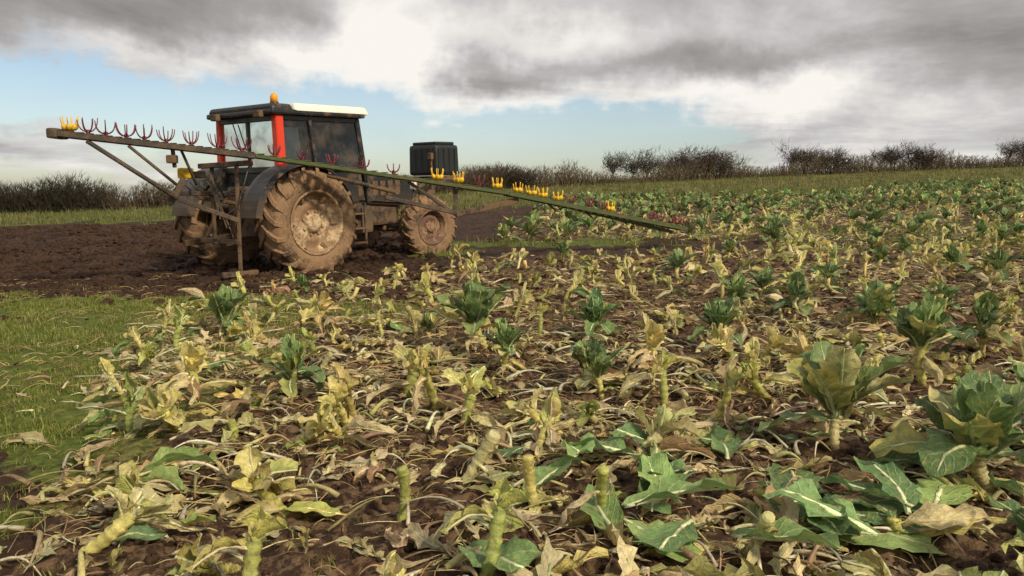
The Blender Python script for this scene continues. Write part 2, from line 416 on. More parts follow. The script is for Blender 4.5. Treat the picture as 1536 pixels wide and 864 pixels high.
HERO=[('green',1.72,4.1,1.15,3),('green',2.22,3.55,1.25,1),('tall',-.2,6.6,1.4,0),('tall',1.8,6.7,1.1,1),('tall',-2.9,7.8,1.25,2),('tall',-1.5,5.2,.95,5),
      ('tall',3.4,7.2,1.15,3),('curd',.62,5.25,.85,1),('wilt',-1.85,3.7,1.1,0),('stump',-1.35,3.75,1.2,2),('tall',2.85,5.4,1.3,4),('post',-.50,3.35,1.0,0),('post',.12,3.35,.9,1),
      ('post',.42,3.25,.95,2),('wilt',1.10,3.45,1.2,3),('stump',.62,3.9,1.1,4),('stump',-.25,4.6,1.0,5),('stump',.35,4.55,1.0,7),('stump',-2.0,4.7,1.1,12),('stump',1.85,5.9,.9,3),('wilt',1.6,3.1,1.1,6),('stump',-1.0,3.35,1.1,8),
      ('stump',-.85,4.3,1.05,14),('stump',1.25,4.7,1.05,16),('stump',-1.35,4.35,1.0,18),('stump',.95,5.0,1.0,20),('green',3.05,4.35,.95,0)]
for h in HERO:
    d=np.hypot(px-h[1],py-h[2]);k=d>(.45 if h[0]=='green' else .28);px,py=px[k],py[k]
clump=fbm(px*.8,py*.8,3,91)
k=RNG.random(len(px))<np.where(py<14,.66+1.3*(clump-.35),.9);px,py=px[k],py[k]
for i,(kd,hx,hy,sc,vi) in enumerate(HERO):
    T=HI[kd][vi%len(HI[kd])]
    z=float(H(hx,hy));V=T[0].copy()@rotz(i*1.3).T*sc
    if kd in('green',):V[:,2]+=.03
    o=mesh_obj({'green':'cauliflower_plant','tall':'cauliflower_plant','curd':'cauliflower_plant','wilt':'wilted_cauliflower_plant'}.get(kd,'cut_cauliflower_stalk'),V,T[1],M_LEAF,T[2],T[3])
    o.location=(hx,hy,z)
r0=RNG.random(len(px));dist=py
kind=np.empty(len(px),object)
right=sst(.1,.6,px/py)
gprob=np.where(dist<14,.04+.09*right,np.where(dist<24,.12+.35*vn(px*.3,py*.3,8),.62))
gprob=np.where((dist<5.2)&(px/py<.35),0,gprob)
kind[:]='stump'
kind[r0>.66]='wilt';kind[r0>.82]='bare';kind[r0>.992]='curd'
rg=RNG.random(len(px));kind[rg<gprob]='tall';kind[(rg<gprob)&(dist>17)]='green'
crop=MB()
for lo_,hi_,LIB in((0,8.2,HI),(8.2,19,MI),(19,60,LO)):
    for kd in('stump','wilt','bare','curd','tall','green'):
        s=(dist>=lo_)&(dist<hi_)&(kind==kd)
        if not s.any():continue
        n=s.sum();lib=LIB.get(kd) or LIB.get({'bare':'stump','curd':'green','tall':'green'}[kd])
        tint=RNG.uniform(.75,1.2,(n,1))*RNG.uniform(.93,1.07,(n,3))
        if lo_>=19:
            if kd in('green','tall'): tint*=np.where(RNG.random((n,1))<.25,2.0,.9)
        sc=RNG.uniform(.7,1.1,n)*(1.0 if lo_<19 else .85)
        scatter(crop,lib,px[s],py[s],RNG.uniform(0,6.28,n),sc,tint,-.01)
crop.obj('cauliflower_crop',M_LEAF)
FH=[fallen(0,rr(300+i)) for i in range(50)]
FM=[fallen(1,rr(500+i)) for i in range(30)];FL=[fallen(2,rr(600+i)) for i in range(14)]
lit=MB()
def area(n,y0,y1,crop=True,pw=1.0):
    y=np.sqrt(RNG.uniform(y0*y0,y1*y1,n));x=RNG.uniform(-.75,.75,n)*y
    k=inCrop(x+RNG.normal(0,.3,n),y+RNG.normal(0,.3,n)) if crop else np.ones(n,bool)
    c=fbm(x*1.1,y*1.1,3,95);k&=RNG.random(n)<np.clip(.25+2.8*(c-.36),0.08,1)
    return x[k],y[k]
for n,y0,y1,L in((4200,2.2,7.5,FH),(5600,7.5,18,FM),(5500,16,32,FL)):
    x,y=area(n,y0,y1);m=len(x)
    scatter(lit,L,x,y,RNG.uniform(0,6.28,m),RNG.uniform(.45,1.1,m),RNG.uniform(.5,1.15,(m,1))*RNG.uniform(.93,1.07,(m,3)),.0)
GT=[fallen(0,rr(400+i),True) for i in range(10)]
m=60;x=RNG.uniform(-.4,3.2,m);y=RNG.uniform(2.7,4.4,m);k=RNG.random(m)<np.clip(.25+x*.35,0,1);x,y=x[k],y[k];m=len(x)
scatter(lit,GT,x,y,RNG.uniform(0,6.28,m),RNG.uniform(.8,1.3,m),RNG.uniform(.8,1.6,(m,1))*np.ones((m,3)),.04)
m=16;x=RNG.normal(1.2,.28,m);y=RNG.normal(3.25,.2,m)
scatter(lit,GT,x,y,RNG.uniform(0,6.28,m),RNG.uniform(1.1,1.45,m),RNG.uniform(1.0,1.9,(m,1))*np.ones((m,3)),.06)
m=34;x=RNG.uniform(-2.6,1.8,m);y=RNG.uniform(2.9,6.5,m)
scatter(lit,GT,x,y,RNG.uniform(0,6.28,m),RNG.uniform(.5,.85,m),RNG.uniform(.9,1.7,(m,1))*np.array([[1.6,1.2,.9]]),.02)
ST=[]
for i in range(14):
    r=rr(700+i);L=r.uniform(.06,.3);q=np.linspace(0,1,5);b=r.uniform(-.8,.8)
    ST.append(tube(np.stack([L*q,b*L*q*(q-.6),.012+.03*r.random()*np.sin(q*3.1)],-1),.0018+.002*r.random(),3,pick(TAN,r)*1.1))
x,y=area(14000,2.2,12);m=len(x)
scatter(lit,ST,x,y,RNG.uniform(0,6.28,m),RNG.uniform(.6,1.2,m),RNG.uniform(.5,1.2,(m,1))*np.ones((m,3)))
m=2500;y=np.sqrt(RNG.uniform(9,13**2,m));x=-RNG.uniform(.1,.75,m)*y
k=fbm(x*1.3,y*1.3,3,99)>.5;x,y=x[k],y[k];m=len(x)
scatter(lit,ST,x,y,RNG.uniform(0,6.28,m),RNG.uniform(.7,1.3,m),RNG.uniform(.5,1.1,(m,1))*np.ones((m,3)))
lit.obj('fallen_leaf_litter',M_LEAF)

def clod(r):
    nr,nn=5,7;th=np.linspace(.1,3.0,nr)[:,None];ph=np.arange(nn)[None]*2*math.pi/nn
    R=.5*(1+.5*(r.random((nr,nn))-.5))
    V=np.stack([R*np.sin(th)*np.cos(ph),R*np.sin(th)*np.sin(ph)*r.uniform(.6,1),R*np.cos(th)*.6+0*ph],-1).reshape(-1,3)
    return (V,gridF(nr,nn,True),np.tile([0,0,0,1.],(nr*nn,1)),np.zeros((nr*nn,2)))
CL=[clod(rr(800+i)) for i in range(10)]
cm=MB();m=20000;y=np.sqrt(RNG.uniform(4,13**2,m));x=RNG.uniform(-.75,.75,m)*y
k=RNG.random(m)>grassw(x,y)*.95;x,y=x[k],y[k];m=len(x)
scatter(cm,CL,x,y,RNG.uniform(0,6.28,m),.010+.065*RNG.random(m)**3)
m=14000;y=RNG.uniform(9,27,m);x=-RNG.uniform(.1,.8,m)*y;k=RNG.random(m)>grassw(x,y);x,y=x[k],y[k];m=len(x)
scatter(cm,CL,x,y,RNG.uniform(0,6.28,m),.03+.21*RNG.random(m)**3)
cm.obj('soil_clods',M_GROUND)

def tuft(r,n=14,h=.09,cols=None,spread=.06,w=.004):
    mb=MB()
    cols=cols or [(.13,.19,.022),(.18,.25,.035),(.26,.29,.06),(.40,.34,.14)]
    for i in range(n):
        c=pick(cols,r);L=h*r.uniform(.5,1.3);ph=r.uniform(0,6.28);b=r.uniform(.1,1.1)
        q=np.array([0,.5,1.]);ww=w*np.array([1,.8,.1])
        P=np.stack([L*b*q*q,0*q,L*q*(1-.3*b*q)],-1)
        V=np.concatenate([P+np.array([0,1,0])*ww[:,None],P-np.array([0,1,0])*ww[:,None]],1).reshape(-1,3)
        V=V@rotz(ph).T+[r.normal(0,spread),r.normal(0,spread),0]
        F=np.array([[0,1,3,2],[2,3,5,4]])
        mb.add((V,F,np.tile([*c,0],(6,1)),np.zeros((6,2))))
    return mb.tup()
TF=[tuft(rr(1000+i)) for i in range(12)]
gm=MB();m=34000;y=np.sqrt(RNG.uniform(4,12**2,m));x=RNG.uniform(-.75,.45,m)*y
g=grassw(x,y);k=RNG.random(m)<g*g*(.05+1.3*sst(.38,.62,fbm(x*2,y*2,3,61)))+.012;x,y=x[k],y[k];m=len(x)
scatter(gm,TF,x,y,RNG.uniform(0,6.28,m),RNG.uniform(.2,.75,m)*(.7+.03*y),RNG.uniform(.5,1.2,(m,1))*np.ones((m,3)))
TB=[tuft(rr(1100+i),12,.22,[(.13,.16,.04),(.25,.22,.09),(.36,.29,.14),(.18,.19,.06)],.16,.009) for i in range(10)]
m=24000;y=RNG.uniform(13,57,m);x=RNG.uniform(-.8,.8,m)*y
g=grassw(x,y);yc=np.clip(47+.3*x,36,56);k=(RNG.random(m)<g*np.where(y<24,.25,1))&(y<yc+2);x,y=x[k],y[k];m=len(x)
scatter(gm,TB,x,y,RNG.uniform(0,6.28,m),RNG.uniform(.5,1.1,m),RNG.uniform(.55,1.15,(m,1))*np.ones((m,3)))
gm.obj('grass',M_GRASS)

# ------------------------------------------------------------------ hedge trees
def branchmesh(segs,cols):
    P0=np.array([s[0] for s in segs]);P1=np.array([s[1] for s in segs]);R0=np.array([s[2] for s in segs]);R1=np.array([s[3] for s in segs])
    T=P1-P0;T/=np.linalg.norm(T,axis=1,keepdims=True)+1e-9
    A=np.cross(T,np.array([.31,.57,.13]));A/=np.linalg.norm(A,axis=1,keepdims=True)+1e-9;B=np.cross(T,A)
    V=[]
    for Pn,Rn in((P0,R0),(P1,R1)):
        for k in range(3):
            an=k*2.094;V.append(Pn+Rn[:,None]*(A*math.cos(an)+B*math.sin(an)))
    V=np.stack(V,1);n=len(segs)
    F=np.array([[0,1,4,3],[1,2,5,4],[2,0,3,5]])
    FF=(F[None]+(np.arange(n)*6)[:,None,None]).reshape(-1,4)
    c=np.array([cols[random.randrange(len(cols))] for _ in range(n)])*RNG.uniform(.6,1.3,(n,1))
    C=np.hstack([np.repeat(c,6,0),np.zeros((n*6,1))])
    return (V.reshape(-1,3),FF,C,np.zeros((n*6,2)))
BR=[(.06,.042,.034),(.085,.06,.045),(.04,.032,.025),(.11,.08,.055)]
def hawthorn(w,h,seed,wind=.25):
    R=random.Random(seed);segs=[]
    nst=max(3,int(w*1.0))
    tips=[]
    for i in range(nst):
        x=(i/(nst-1)-.5)*w*.6+R.uniform(-.15,.15);hs=h*R.uniform(.78,1.08)
        p=Vector((x,R.uniform(-.2,.2),-.1));d=Vector((x/w*.8+R.uniform(-.2,.2),R.uniform(-.2,.2),1)).normalized();r=.06
        for s in range(2):
            q=p+d*h*.15;segs.append((tuple(p),tuple(q),r,r*.85));p=q;r*=.85;d=(d+Vector((R.uniform(-.3,.4),R.uniform(-.3,.3),0))).normalized()
        for j in range(6):
            a=(j+.5)/6*2-1+R.uniform(-.2,.2)
            e=Vector((x+a*w*.22+wind*.4,R.uniform(-.8,.8),hs*R.uniform(.5,.95)*(1-.18*abs(a))));q=p;rr_=.035
            for s in range(4):
                f=(s+1)/4;n_=p.lerp(e,f)+Vector((R.uniform(-.1,.1),R.uniform(-.08,.08),.06*h*math.sin(f*3.1)+R.uniform(-.07,.07)))
                segs.append((tuple(q),tuple(n_),rr_,rr_*.75));q=n_;rr_*=.75
                tips.append((n_,s,hs))
    for n_,s,hs in tips:
        for _ in range(26 if s>0 else 18):
            p=n_+Vector((R.gauss(0,.22),R.gauss(0,.25),R.gauss(0,.17)))
            if p.z>hs: p.z=hs-R.random()*.25
            if p.z<h*.16:continue
            d=Vector((R.uniform(-.8,.8)+wind,R.uniform(-1,1),R.uniform(-.1,1.1))).normalized()
            L=R.uniform(.12,.36);q=p+d*L
            segs.append((tuple(p),tuple(q),.013,.006))
            d2=(d+Vector((R.uniform(-.7,.7),R.uniform(-.7,.7),R.uniform(-.2,.6)))).normalized()
            segs.append((tuple(q),tuple(q+d2*L*.5),.007,.003))
    return branchmesh(segs,BR)
for i,(p0,p1,hh,Dd) in enumerate([(690,812,1.25,44),(905,985,1.85,48.5),(980,1105,1.9,49),(1165,1272,1.95,52),(1305,1398,1.85,54),(1490,1570,1.85,56)]):
    u=((p0+p1)/2-768)/1183;w=(p1-p0)/1183*Dd;x=u*Dd
    V,F,C,U=hawthorn(w,hh,50+i)
    V=V.copy();lo,hi_=np.percentile(V[:,0],[1,99]);V[:,0]-=(lo+hi_)/2;V[:,0]*=w/(hi_-lo)
    o=mesh_obj('hawthorn_tree',V,F,M_TWIG,C,U);o.location=(x,Dd,float(Hbase(x,Dd)))
def hedge(pts,dens,hf,seed,cols,name,wid=.6):
    R=random.Random(seed);segs=[]
    for (x0,y0),(x1,y1) in zip(pts[:-1],pts[1:]):
        L=math.hypot(x1-x0,y1-y0)
        for i in range(int(L*dens)):
            f=R.random();x=x0+(x1-x0)*f;y=y0+(y1-y0)*f+R.uniform(-wid,wid)
            z=float(Hbase(x,y));h=hf(x)*R.uniform(.35,1)*(0.6+.8*float(vn(x*.9,y*.3,seed)))
            p=Vector((x,y,z));d=Vector((R.uniform(-.45,.5),R.uniform(-.3,.3),1)).normalized()
            for s in range(3):
                q=p+d*h/3;segs.append((tuple(p),tuple(q),.016*(1-s*.3),.016*(1-(s+1)*.3)))
                for _ in range(3):
                    dd=(d+Vector((R.uniform(-1,1),R.uniform(-.6,.6),R.uniform(-.2,.8)))).normalized()
                    segs.append((tuple(q),tuple(q+dd*h*R.uniform(.12,.32)),.009,.003))
                p=q;d=(d+Vector((R.uniform(-.3,.4),0,0))).normalized()
    V,F,C,U=branchmesh(segs,cols);return mesh_obj(name,V,F,M_TWIG,C,U)
HB=[(.13,.085,.06),(.20,.14,.09),(.10,.085,.045),(.08,.08,.035),(.26,.19,.11)]
hedge([(0,44.5),(6,46.5),(16,50.5),(30,55),(46,57)],110,lambda x:.95+.3*math.sin(x*.7),3,HB,'hedge')
hedge([(-32,35.5),(-22,35.5),(-18.3,35.8)],300,lambda x:1.25,4,[(.035,.028,.022),(.06,.045,.032),(.028,.03,.015),(.05,.045,.02)],'hedge',.8)
hedge([(-18.6,36),(-12,37.5),(-4,41),(0,44.5)],160,lambda x:1.0,5,[(.08,.055,.04),(.13,.09,.06),(.07,.06,.035),(.17,.12,.08)],'hedge',.7)

# ------------------------------------------------------------------ tractor
M_BLK=dirty('black_paint',(.016,.017,.018),(.15,.095,.055),.38,.35,low=1.15)
M_TANK=dirty('black_plastic',(.014,.017,.018),(.08,.065,.045),.2,.5)
M_CHAS=dirty('chassis_mud',(.022,.020,.019),(.15,.090,.048),.66,.7)
M_RED=dirty('red_paint',(.70,.045,.010),(.25,.07,.04),.24,.35)
M_CREAM=dirty('cream_roof',(.80,.76,.66),(.40,.34,.25),.25,.5)
M_TYRE=dirty('muddy_tyre',(.065,.04,.025),(.24,.145,.078),.76,.85,scale=3,bump=.7)
M_RIM=dirty('muddy_rim',(.24,.145,.08),(.58,.44,.27),.50,.8,scale=2.6,bump=.5)
M_RIMF=dirty('muddy_rim_front',(.13,.07,.05),(.34,.21,.12),.5,.8,scale=4)
M_YEL=dirty('yellow_plastic',(.75,.45,.01),(.3,.18,.06),.3,.45)
M_PRONG=dirty('red_plastic_prong',(.17,.02,.03),(.12,.06,.05),.3,.5)
M_ORG=dirty('orange_beacon',(.85,.33,.01),(.4,.2,.05),.15,.25)
M_BOOM=dirty('boom_rust_paint',(.045,.034,.026),(.13,.085,.05),.5,.65)
M_BOOMG=dirty('boom_green_paint',(.055,.08,.018),(.13,.095,.05),.45,.6)
M_SEAT=dirty('seat_fabric',(.03,.03,.035),(.1,.08,.06),.2,.8)
M_GLASS,t,p=newmat('cab_glass')
t.n.remove(p)
tr=t.node('ShaderNodeBsdfTransparent');tr.inputs[0].default_value=(.26,.28,.28,1)
gl=t.node('ShaderNodeBsdfGlossy');gl.inputs['Roughness'].default_value=.06;gl.inputs[0].default_value=(.8,.85,.85,1)
df=t.node('ShaderNodeBsdfDiffuse');df.inputs[0].default_value=(.16,.13,.10,1)
fr=t.node('ShaderNodeFresnel');fr.inputs[0].default_value=1.7
mx=t.node('ShaderNodeMixShader');t.l.new(fr.outputs[0],mx.inputs[0]);t.l.new(tr.outputs[0],mx.inputs[1]);t.l.new(gl.outputs[0],mx.inputs[2])
tc=t.node('ShaderNodeTexCoord');nn=t.noise(tc.outputs['Object'],3,6,.6)
m2=t.node('ShaderNodeMixShader');t.l.new(t.m('MULTIPLY',t.ss(nn.outputs[0],.4,.75),.5),m2.inputs[0]);t.l.new(mx.outputs[0],m2.inputs[1]);t.l.new(df.outputs[0],m2.inputs[2])
t.l.new(m2.outputs[0],t.n['Material Output'].inputs[0])

def empty(name,loc,rot=(0,0,0)):
    e=bpy.data.objects.new(name,None);scene.collection.objects.link(e);e.location=loc;e.rotation_euler=rot;return e
def bmobj(name,bm,mat,parent,smooth=False):
    me=bpy.data.meshes.new(name);bm.to_mesh(me);bm.free();me.materials.append(mat)
    if smooth:
        for f in me.polygons:f.use_smooth=True
    o=bpy.data.objects.new(name,me);scene.collection.objects.link(o);o.parent=parent;return o
def box(name,lo,hi,mat,parent,bev=.015,rot=None,taper=None):
    bm=bmesh.new();bmesh.ops.create_cube(bm,size=1)
    c=[(a+b)/2 for a,b in zip(lo,hi)];s=[b-a for a,b in zip(lo,hi)]
    for v in bm.verts:
        if taper and v.co.z>0: v.co.x*=taper[0];v.co.y*=taper[1]
        v.co=Vector((v.co.x*s[0],v.co.y*s[1],v.co.z*s[2]))
    if bev>0:bmesh.ops.bevel(bm,geom=bm.edges[:],offset=min(bev,min(s)*.45),segments=2,affect='EDGES',profile=.6)
    o=bmobj(name,bm,mat,parent);o.location=c
    if rot:o.rotation_euler=rot
    return o
def prism(name,poly,y0,y1,mat,parent,bev=.02):
    bm=bmesh.new();a=[bm.verts.new((x,y0,z)) for x,z in poly];b=[bm.verts.new((x,y1,z)) for x,z in poly]
    bm.faces.new(a);bm.faces.new(b[::-1]);n=len(poly)
    for i in range(n):bm.faces.new((a[i],b[i],b[(i+1)%n],a[(i+1)%n]))
    bmesh.ops.recalc_face_normals(bm,faces=bm.faces)
    if bev:bmesh.ops.bevel(bm,geom=bm.edges[:],offset=bev,segments=2,affect='EDGES')
    return bmobj(name,bm,mat,parent)
def pipe(name,P,r,mat,parent,ns=10):
    T=tube(P,r,ns);return mesh_obj(name,T[0],T[1],mat,None,None,True,parent)
def beam(name,p0,p1,w,h,mat,parent,bev=.008):
    p0=Vector(p0);p1=Vector(p1);d=p1-p0;L=d.length
    bm=bmesh.new();bmesh.ops.create_cube(bm,size=1)
    for v in bm.verts:v.co=Vector((v.co.x*L,v.co.y*w,v.co.z*h))
    bmesh.ops.bevel(bm,geom=bm.edges[:],offset=bev,segments=1,affect='EDGES')
    o=bmobj(name,bm,mat,parent);o.location=(p0+p1)/2
    x=d.normalized();up=Vector((0,0,1)) if abs(x.z)<.95 else Vector((0,1,0))
    y=up.cross(x).normalized();z=x.cross(y)
    o.rotation_euler=Matrix((x,y,z)).transposed().to_euler();return o
def lathe(name,prof,n,mat,parent,loc=(0,0,0),rotz_=0,jit=0):
    prof=np.array(prof);a=np.arange(n)*2*math.pi/n
    r=prof[:,0][:,None];y=prof[:,1][:,None]
    if jit:r=r+jit*(RNG.random((len(prof),n))-.5)
    V=np.stack([r*np.cos(a)[None],y+0*a[None],r*np.sin(a)[None]],-1).reshape(-1,3)
    o=mesh_obj(name,V,gridF(len(prof),n,True),mat,None,None,True,parent);o.location=loc;o.rotation_euler=(0,0,rotz_);return o
def wheel(parent,nm,cx,cy,R,W,rimR,nl,lug,rimmat,steer=0,sgn=-1,sink=.02):
    e=bpy.data.objects.new(nm,None);scene.collection.objects.link(e);e.parent=parent;e.location=(cx,cy,R-sink);e.rotation_euler=(0,.3,steer)
    h=W/2;Rc=R-lug
    side=[(rimR,-.80*h),(rimR+.04,-.97*h),((rimR+Rc)/2,-1.04*h),(Rc-.10*R,-1.0*h),(Rc-.035*R,-.86*h),(Rc-.008*R,-.5*h)]
    prof=side+[(Rc,0)]+[(r,-y) for r,y in side[::-1]]
    lathe(nm+'_tyre',prof,64,M_TYRE,e,jit=.014)
    mb=MB()
    for s in(-1,1):
        for i in range(nl):
            a0=i*2*math.pi/nl+(math.pi/nl if s>0 else 0)
            K=7;q=np.linspace(0,1,K)
            yy=s*np.clip(-.06*h+q*1.15*h,-1,1.0*h);
            rc=np.interp(np.abs(yy)/h,[0,.5,.86,1.0],[Rc,Rc-.008*R,Rc-.035*R,Rc-.10*R])
            rc[-1]=Rc-.16*R
            top=rc+lug*np.where(q>.95,.55,1)*(1+.0*q);an=a0+q*.30*(1.0)
            wd=.021*R/.85*(1+.35*q)/R*1.6
            Vs=[]
            for dr,sg in(('b',-1),('t',-.75),('t',.75),('b',1)):
                r_=top+.012*(RNG.random(K)-.5) if dr=='t' else rc-.02
                aa=an+sg*wd
                yoff=yy+ (s*.02 if dr=='t' else 0)*(q>.8)
                Vs.append(np.stack([r_*np.cos(aa),yoff,r_*np.sin(aa)],-1))
            V=np.stack(Vs,1).reshape(-1,3)
            F=gridF(K,4);F=np.vstack([F,[[0,1,2,3]],[[(K-1)*4+3,(K-1)*4+2,(K-1)*4+1,(K-1)*4]]])
            mb.add((V,F,np.zeros((len(V),4)),np.zeros((len(V),2))))
    V,F,_,_=mb.tup();mesh_obj(nm+'_lugs',V,F,M_TYRE,None,None,False,e)
    for sd in(-1,1):
        d=lambda y:sd*y
        prof=[(rimR+.012,d(.86*h)),(rimR+.015,d(.93*h)),(rimR-.02,d(.93*h)),(rimR-.03,d(.80*h)),(rimR-.05,d(.5*h)),(rimR-.08,d(.36*h)),(rimR*.78,d(.30*h)),(rimR*.62,d(.46*h)),(rimR*.48,d(.52*h)),(rimR*.45,d(.44*h)),(rimR*.30,d(.44*h)),(rimR*.28,d(.62*h)),(rimR*.2,d(.66*h)),(.001,d(.66*h))]
        lathe(nm+'_rim',prof,48,rimmat,e,jit=.004)
    mb=MB()
    for i in range(8):
        a=i*math.pi/4;
        for sd in(-1,1):
            c=np.array([math.cos(a)*rimR*.38,0,math.sin(a)*rimR*.38])
            mb.add(tube([c+[0,sd*.40*h,0],c+[0,sd*.54*h,0]],.018*R/.85*1.3,6))
    if R>.7:
        for i in range(6):
            a=i*math.pi/3+.3
            for sd in(-1,1):
                c=np.array([math.cos(a),0,math.sin(a)])
                mb.add(tube([c*rimR*.74+[0,sd*.35*h,0],c*rimR*.93+[0,sd*.60*h,0]],.05,6))
    V,F,_,_=mb.tup();mesh_obj(nm+'_bolts',V,F,rimmat,None,None,False,e)
    return e
TX,TY=-4.27,13.71
hd=math.radians(53)
TZ=float(np.mean(H(np.array([-3.33,-5.2]),np.array([13.,14.4]))))-.02
tr_=empty('tractor',(TX,TY,TZ),(0,-.035,hd))
for s,n in((-1,'rear_wheel_right'),(1,'rear_wheel_left')):
    wheel(tr_,n,0,s*1.175,.90,.54,.52,20,.05,M_RIM,sink=.05)
for s,n in((-1,'front_wheel_right'),(1,'front_wheel_left')):
    wheel(tr_,n,2.98,s*1.05,.62,.38,.335,18,.035,M_RIMF,steer=-.16,sink=.05)
box('rear_axle',(-.18,-1.0,.68),(.18,1.0,1.02),M_CHAS,tr_,.05)
box('gearbox',(-.45,-.35,.55),(1.6,.35,1.15),M_CHAS,tr_,.06)
box('engine_block',(1.5,-.27,.62),(3.0,.27,1.3),M_CHAS,tr_,.05)
prism('bonnet',[(1.45,1.12),(1.45,1.70),(2.6,1.62),(3.25,1.52),(3.42,1.3),(3.42,1.0),(3.1,.98)],-.38,.38,M_BLK,tr_,.05)
box('grille',(3.40,-.28,1.02),(3.45,.28,1.36),M_CHAS,tr_,.01)
for k in range(6):box('bonnet_vent_%d'%k,(1.8+.2*k,-.392,1.2),(1.93+.2*k,-.378,1.48),M_CHAS,tr_,.004)
beam('front_axle',(2.98,-.9,.55),(2.98,.9,.55),.16,.18,M_CHAS,tr_)
box('front_axle_mount',(2.6,-.22,.5),(3.2,.22,.75),M_CHAS,tr_,.03)
for s in(-1,1):
    pipe('mudguard_stay_%d'%s,[(2.9,s*.6,.6),(2.9,s*.72,1.0),(2.9,s*.8,1.32)],.02,M_CHAS,tr_)
    pipe('steering_ram_%d'%s,[(2.7,s*.2,.58),(2.7,s*.85,.6)],.03,M_CHAS,tr_)
    box('side_lamp_%d'%s,(2.85,s*.8-.07,1.30),(2.92,s*.8+.07,1.45),M_CREAM,tr_,.02)
for s in(-1,1):
    beam('front_link_%d'%s,(3.1,s*.25,.7),(4.0,s*.3,1.25),.08,.12,M_CHAS,tr_)
    beam('front_link_top_%d'%s,(3.3,s*.2,1.2),(3.95,s*.25,1.45),.06,.06,M_CHAS,tr_)
    beam('tank_frame_%d'%s,(3.8,s*.40,1.50),(4.85,s*.40,1.50),.07,.09,M_CHAS,tr_)
    beam('tank_leg_%d'%s,(3.95,s*.3,.75),(3.95,s*.3,1.5),.08,.08,M_CHAS,tr_)
box('front_tank',(4.0,-.40,1.555),(4.75,.40,2.20),M_TANK,tr_,.07,taper=(.97,.97))
box('front_tank_lid',(4.08,-.34,2.195),(4.66,.34,2.26),M_TANK,tr_,.03)
for k in range(4):
    box('tank_rib_%d'%k,(4.08+.17*k,-.412,1.62),(4.14+.17*k,-.385,2.12),M_TANK,tr_,.008)
    box('tank_rib_rear_%d'%k,(3.99,-.30+.17*k,1.62),(4.01,-.24+.17*k,2.12),M_TANK,tr_,.008)
pipe('tank_post',[(3.78,-.48,1.5),(3.76,-.48,2.0)],.02,M_CHAS,tr_)
box('tank_lamp',(3.68,-.56,1.88),(3.76,-.44,2.02),M_CHAS,tr_,.02)
for s in(-1,1):
    n=22;aa=np.radians(np.linspace(8,172,n));R0=1.0
    ang=aa
    prof=[(R0-.13,s*.72),(R0,s*.74),(R0+.02,s*.85),(R0+.02,s*1.2),(R0-.04,s*1.28),(R0-.05,s*1.26),(R0,s*1.19),(R0,s*.85)]
    V=np.stack([np.stack([r*np.cos(ang)*1.0,np.full(n,y),.84+r*np.sin(ang)*.98],-1) for r,y in prof],1).reshape(-1,3)
    mesh_obj('rear_fender_%d'%s,V,gridF(n,len(prof)),M_BLK,None,None,False,tr_)
    prism('fender_inner_%d'%s,[(-.75,1.05),(-.6,1.4),(-.3,1.68),(.1,1.80),(.5,1.72),(.85,1.45),(1.0,1.0),(.6,.95),(-.4,.95)],s*.68,s*.74,M_BLK,tr_,.01)
x0,x1,w=-.22,1.58,.84
zb,zt=1.70,2.60
box('cab_lower_body',(x0,-w+.03,1.1),(x1-.1,w-.03,zb),M_BLK,tr_,.04)
box('cab_floor_step',(.95,-w-.02,.62),(1.5,-w+.3,1.1),M_BLK,tr_,.03)
box('fuel_tank',(.98,-.86,.55),(1.75,-.42,1.05),M_BLK,tr_,.06)
for k in range(3):box('step_%d'%k,(1.1,-1.0,.38+.26*k),(1.45,-.84,.41+.26*k),M_CHAS,tr_,.005)
for dx in(1.1,1.44):box('step_rail_%.1f'%dx,(dx-.02,-.99,.36),(dx+.02,-.96,1.1),M_CHAS,tr_,.005)
beam('pillar_rear_right',(x0,-w,zb-.1),(x0+.02,-w+.04,zt),.15,.15,M_RED,tr_,.02)
beam('pillar_rear_left',(x0,w,zb-.1),(x0+.02,w-.04,zt),.11,.11,M_RED,tr_,.02)
beam('pillar_front_right',(x1+.10,-w+.02,zb-.6),(x1-.08,-w+.06,zt),.10,.10,M_BLK,tr_,.02)
beam('pillar_front_left',(x1+.08,w-.02,zb-.55),(x1-.08,w-.06,zt),.09,.09,M_BLK,tr_,.02)
beam('pillar_mid_right',(.50,-w+.0,zb-.05),(.44,-w+.05,zt),.06,.08,M_BLK,tr_,.01)
beam('pillar_mid_left',(.50,w,zb-.05),(.44,w-.05,zt),.05,.06,M_BLK,tr_,.01)
box('side_sill_red',(x0+.06,-w-.03,zb-.02),(.75,-w+.05,zb+.09),M_RED,tr_,.01)
box('side_sill',(.75,-w-.02,zb-.02),(x1,-w+.05,zb+.04),M_BLK,tr_,.01)
box('rear_sill',(x0-.03,-w+.09,zb-.03),(x0+.05,w-.09,zb+.07),M_BLK,tr_,.01)
box('rear_top_rail',(x0-.02,-w+.09,zt-.09),(x0+.06,w-.09,zt),M_BLK,tr_,.01)
box('rear_mid_frame',(x0-.01,-.03,zb+.05),(x0+.03,.03,zt-.09),M_BLK,tr_,.008)
box('side_top_rail',(x0+.07,-w+.02,zt-.08),(x1-.12,-w+.08,zt),M_BLK,tr_,.01)
box('side_top_rail_left',(x0+.07,w-.08,zt-.08),(x1-.12,w-.02,zt),M_BLK,tr_,.01)
box('front_top_rail',(x1-.1,-w+.1,zt-.08),(x1-.02,w-.1,zt),M_BLK,tr_,.01)
pipe('wiper',[(x0-.03,.35,zt-.1),(x0-.035,.15,zb+.35)],.01,M_BLK,tr_,6)
def pane(nm,pts):
    mesh_obj(nm,pts,[[0,1,2,3]],M_GLASS,None,None,False,tr_)
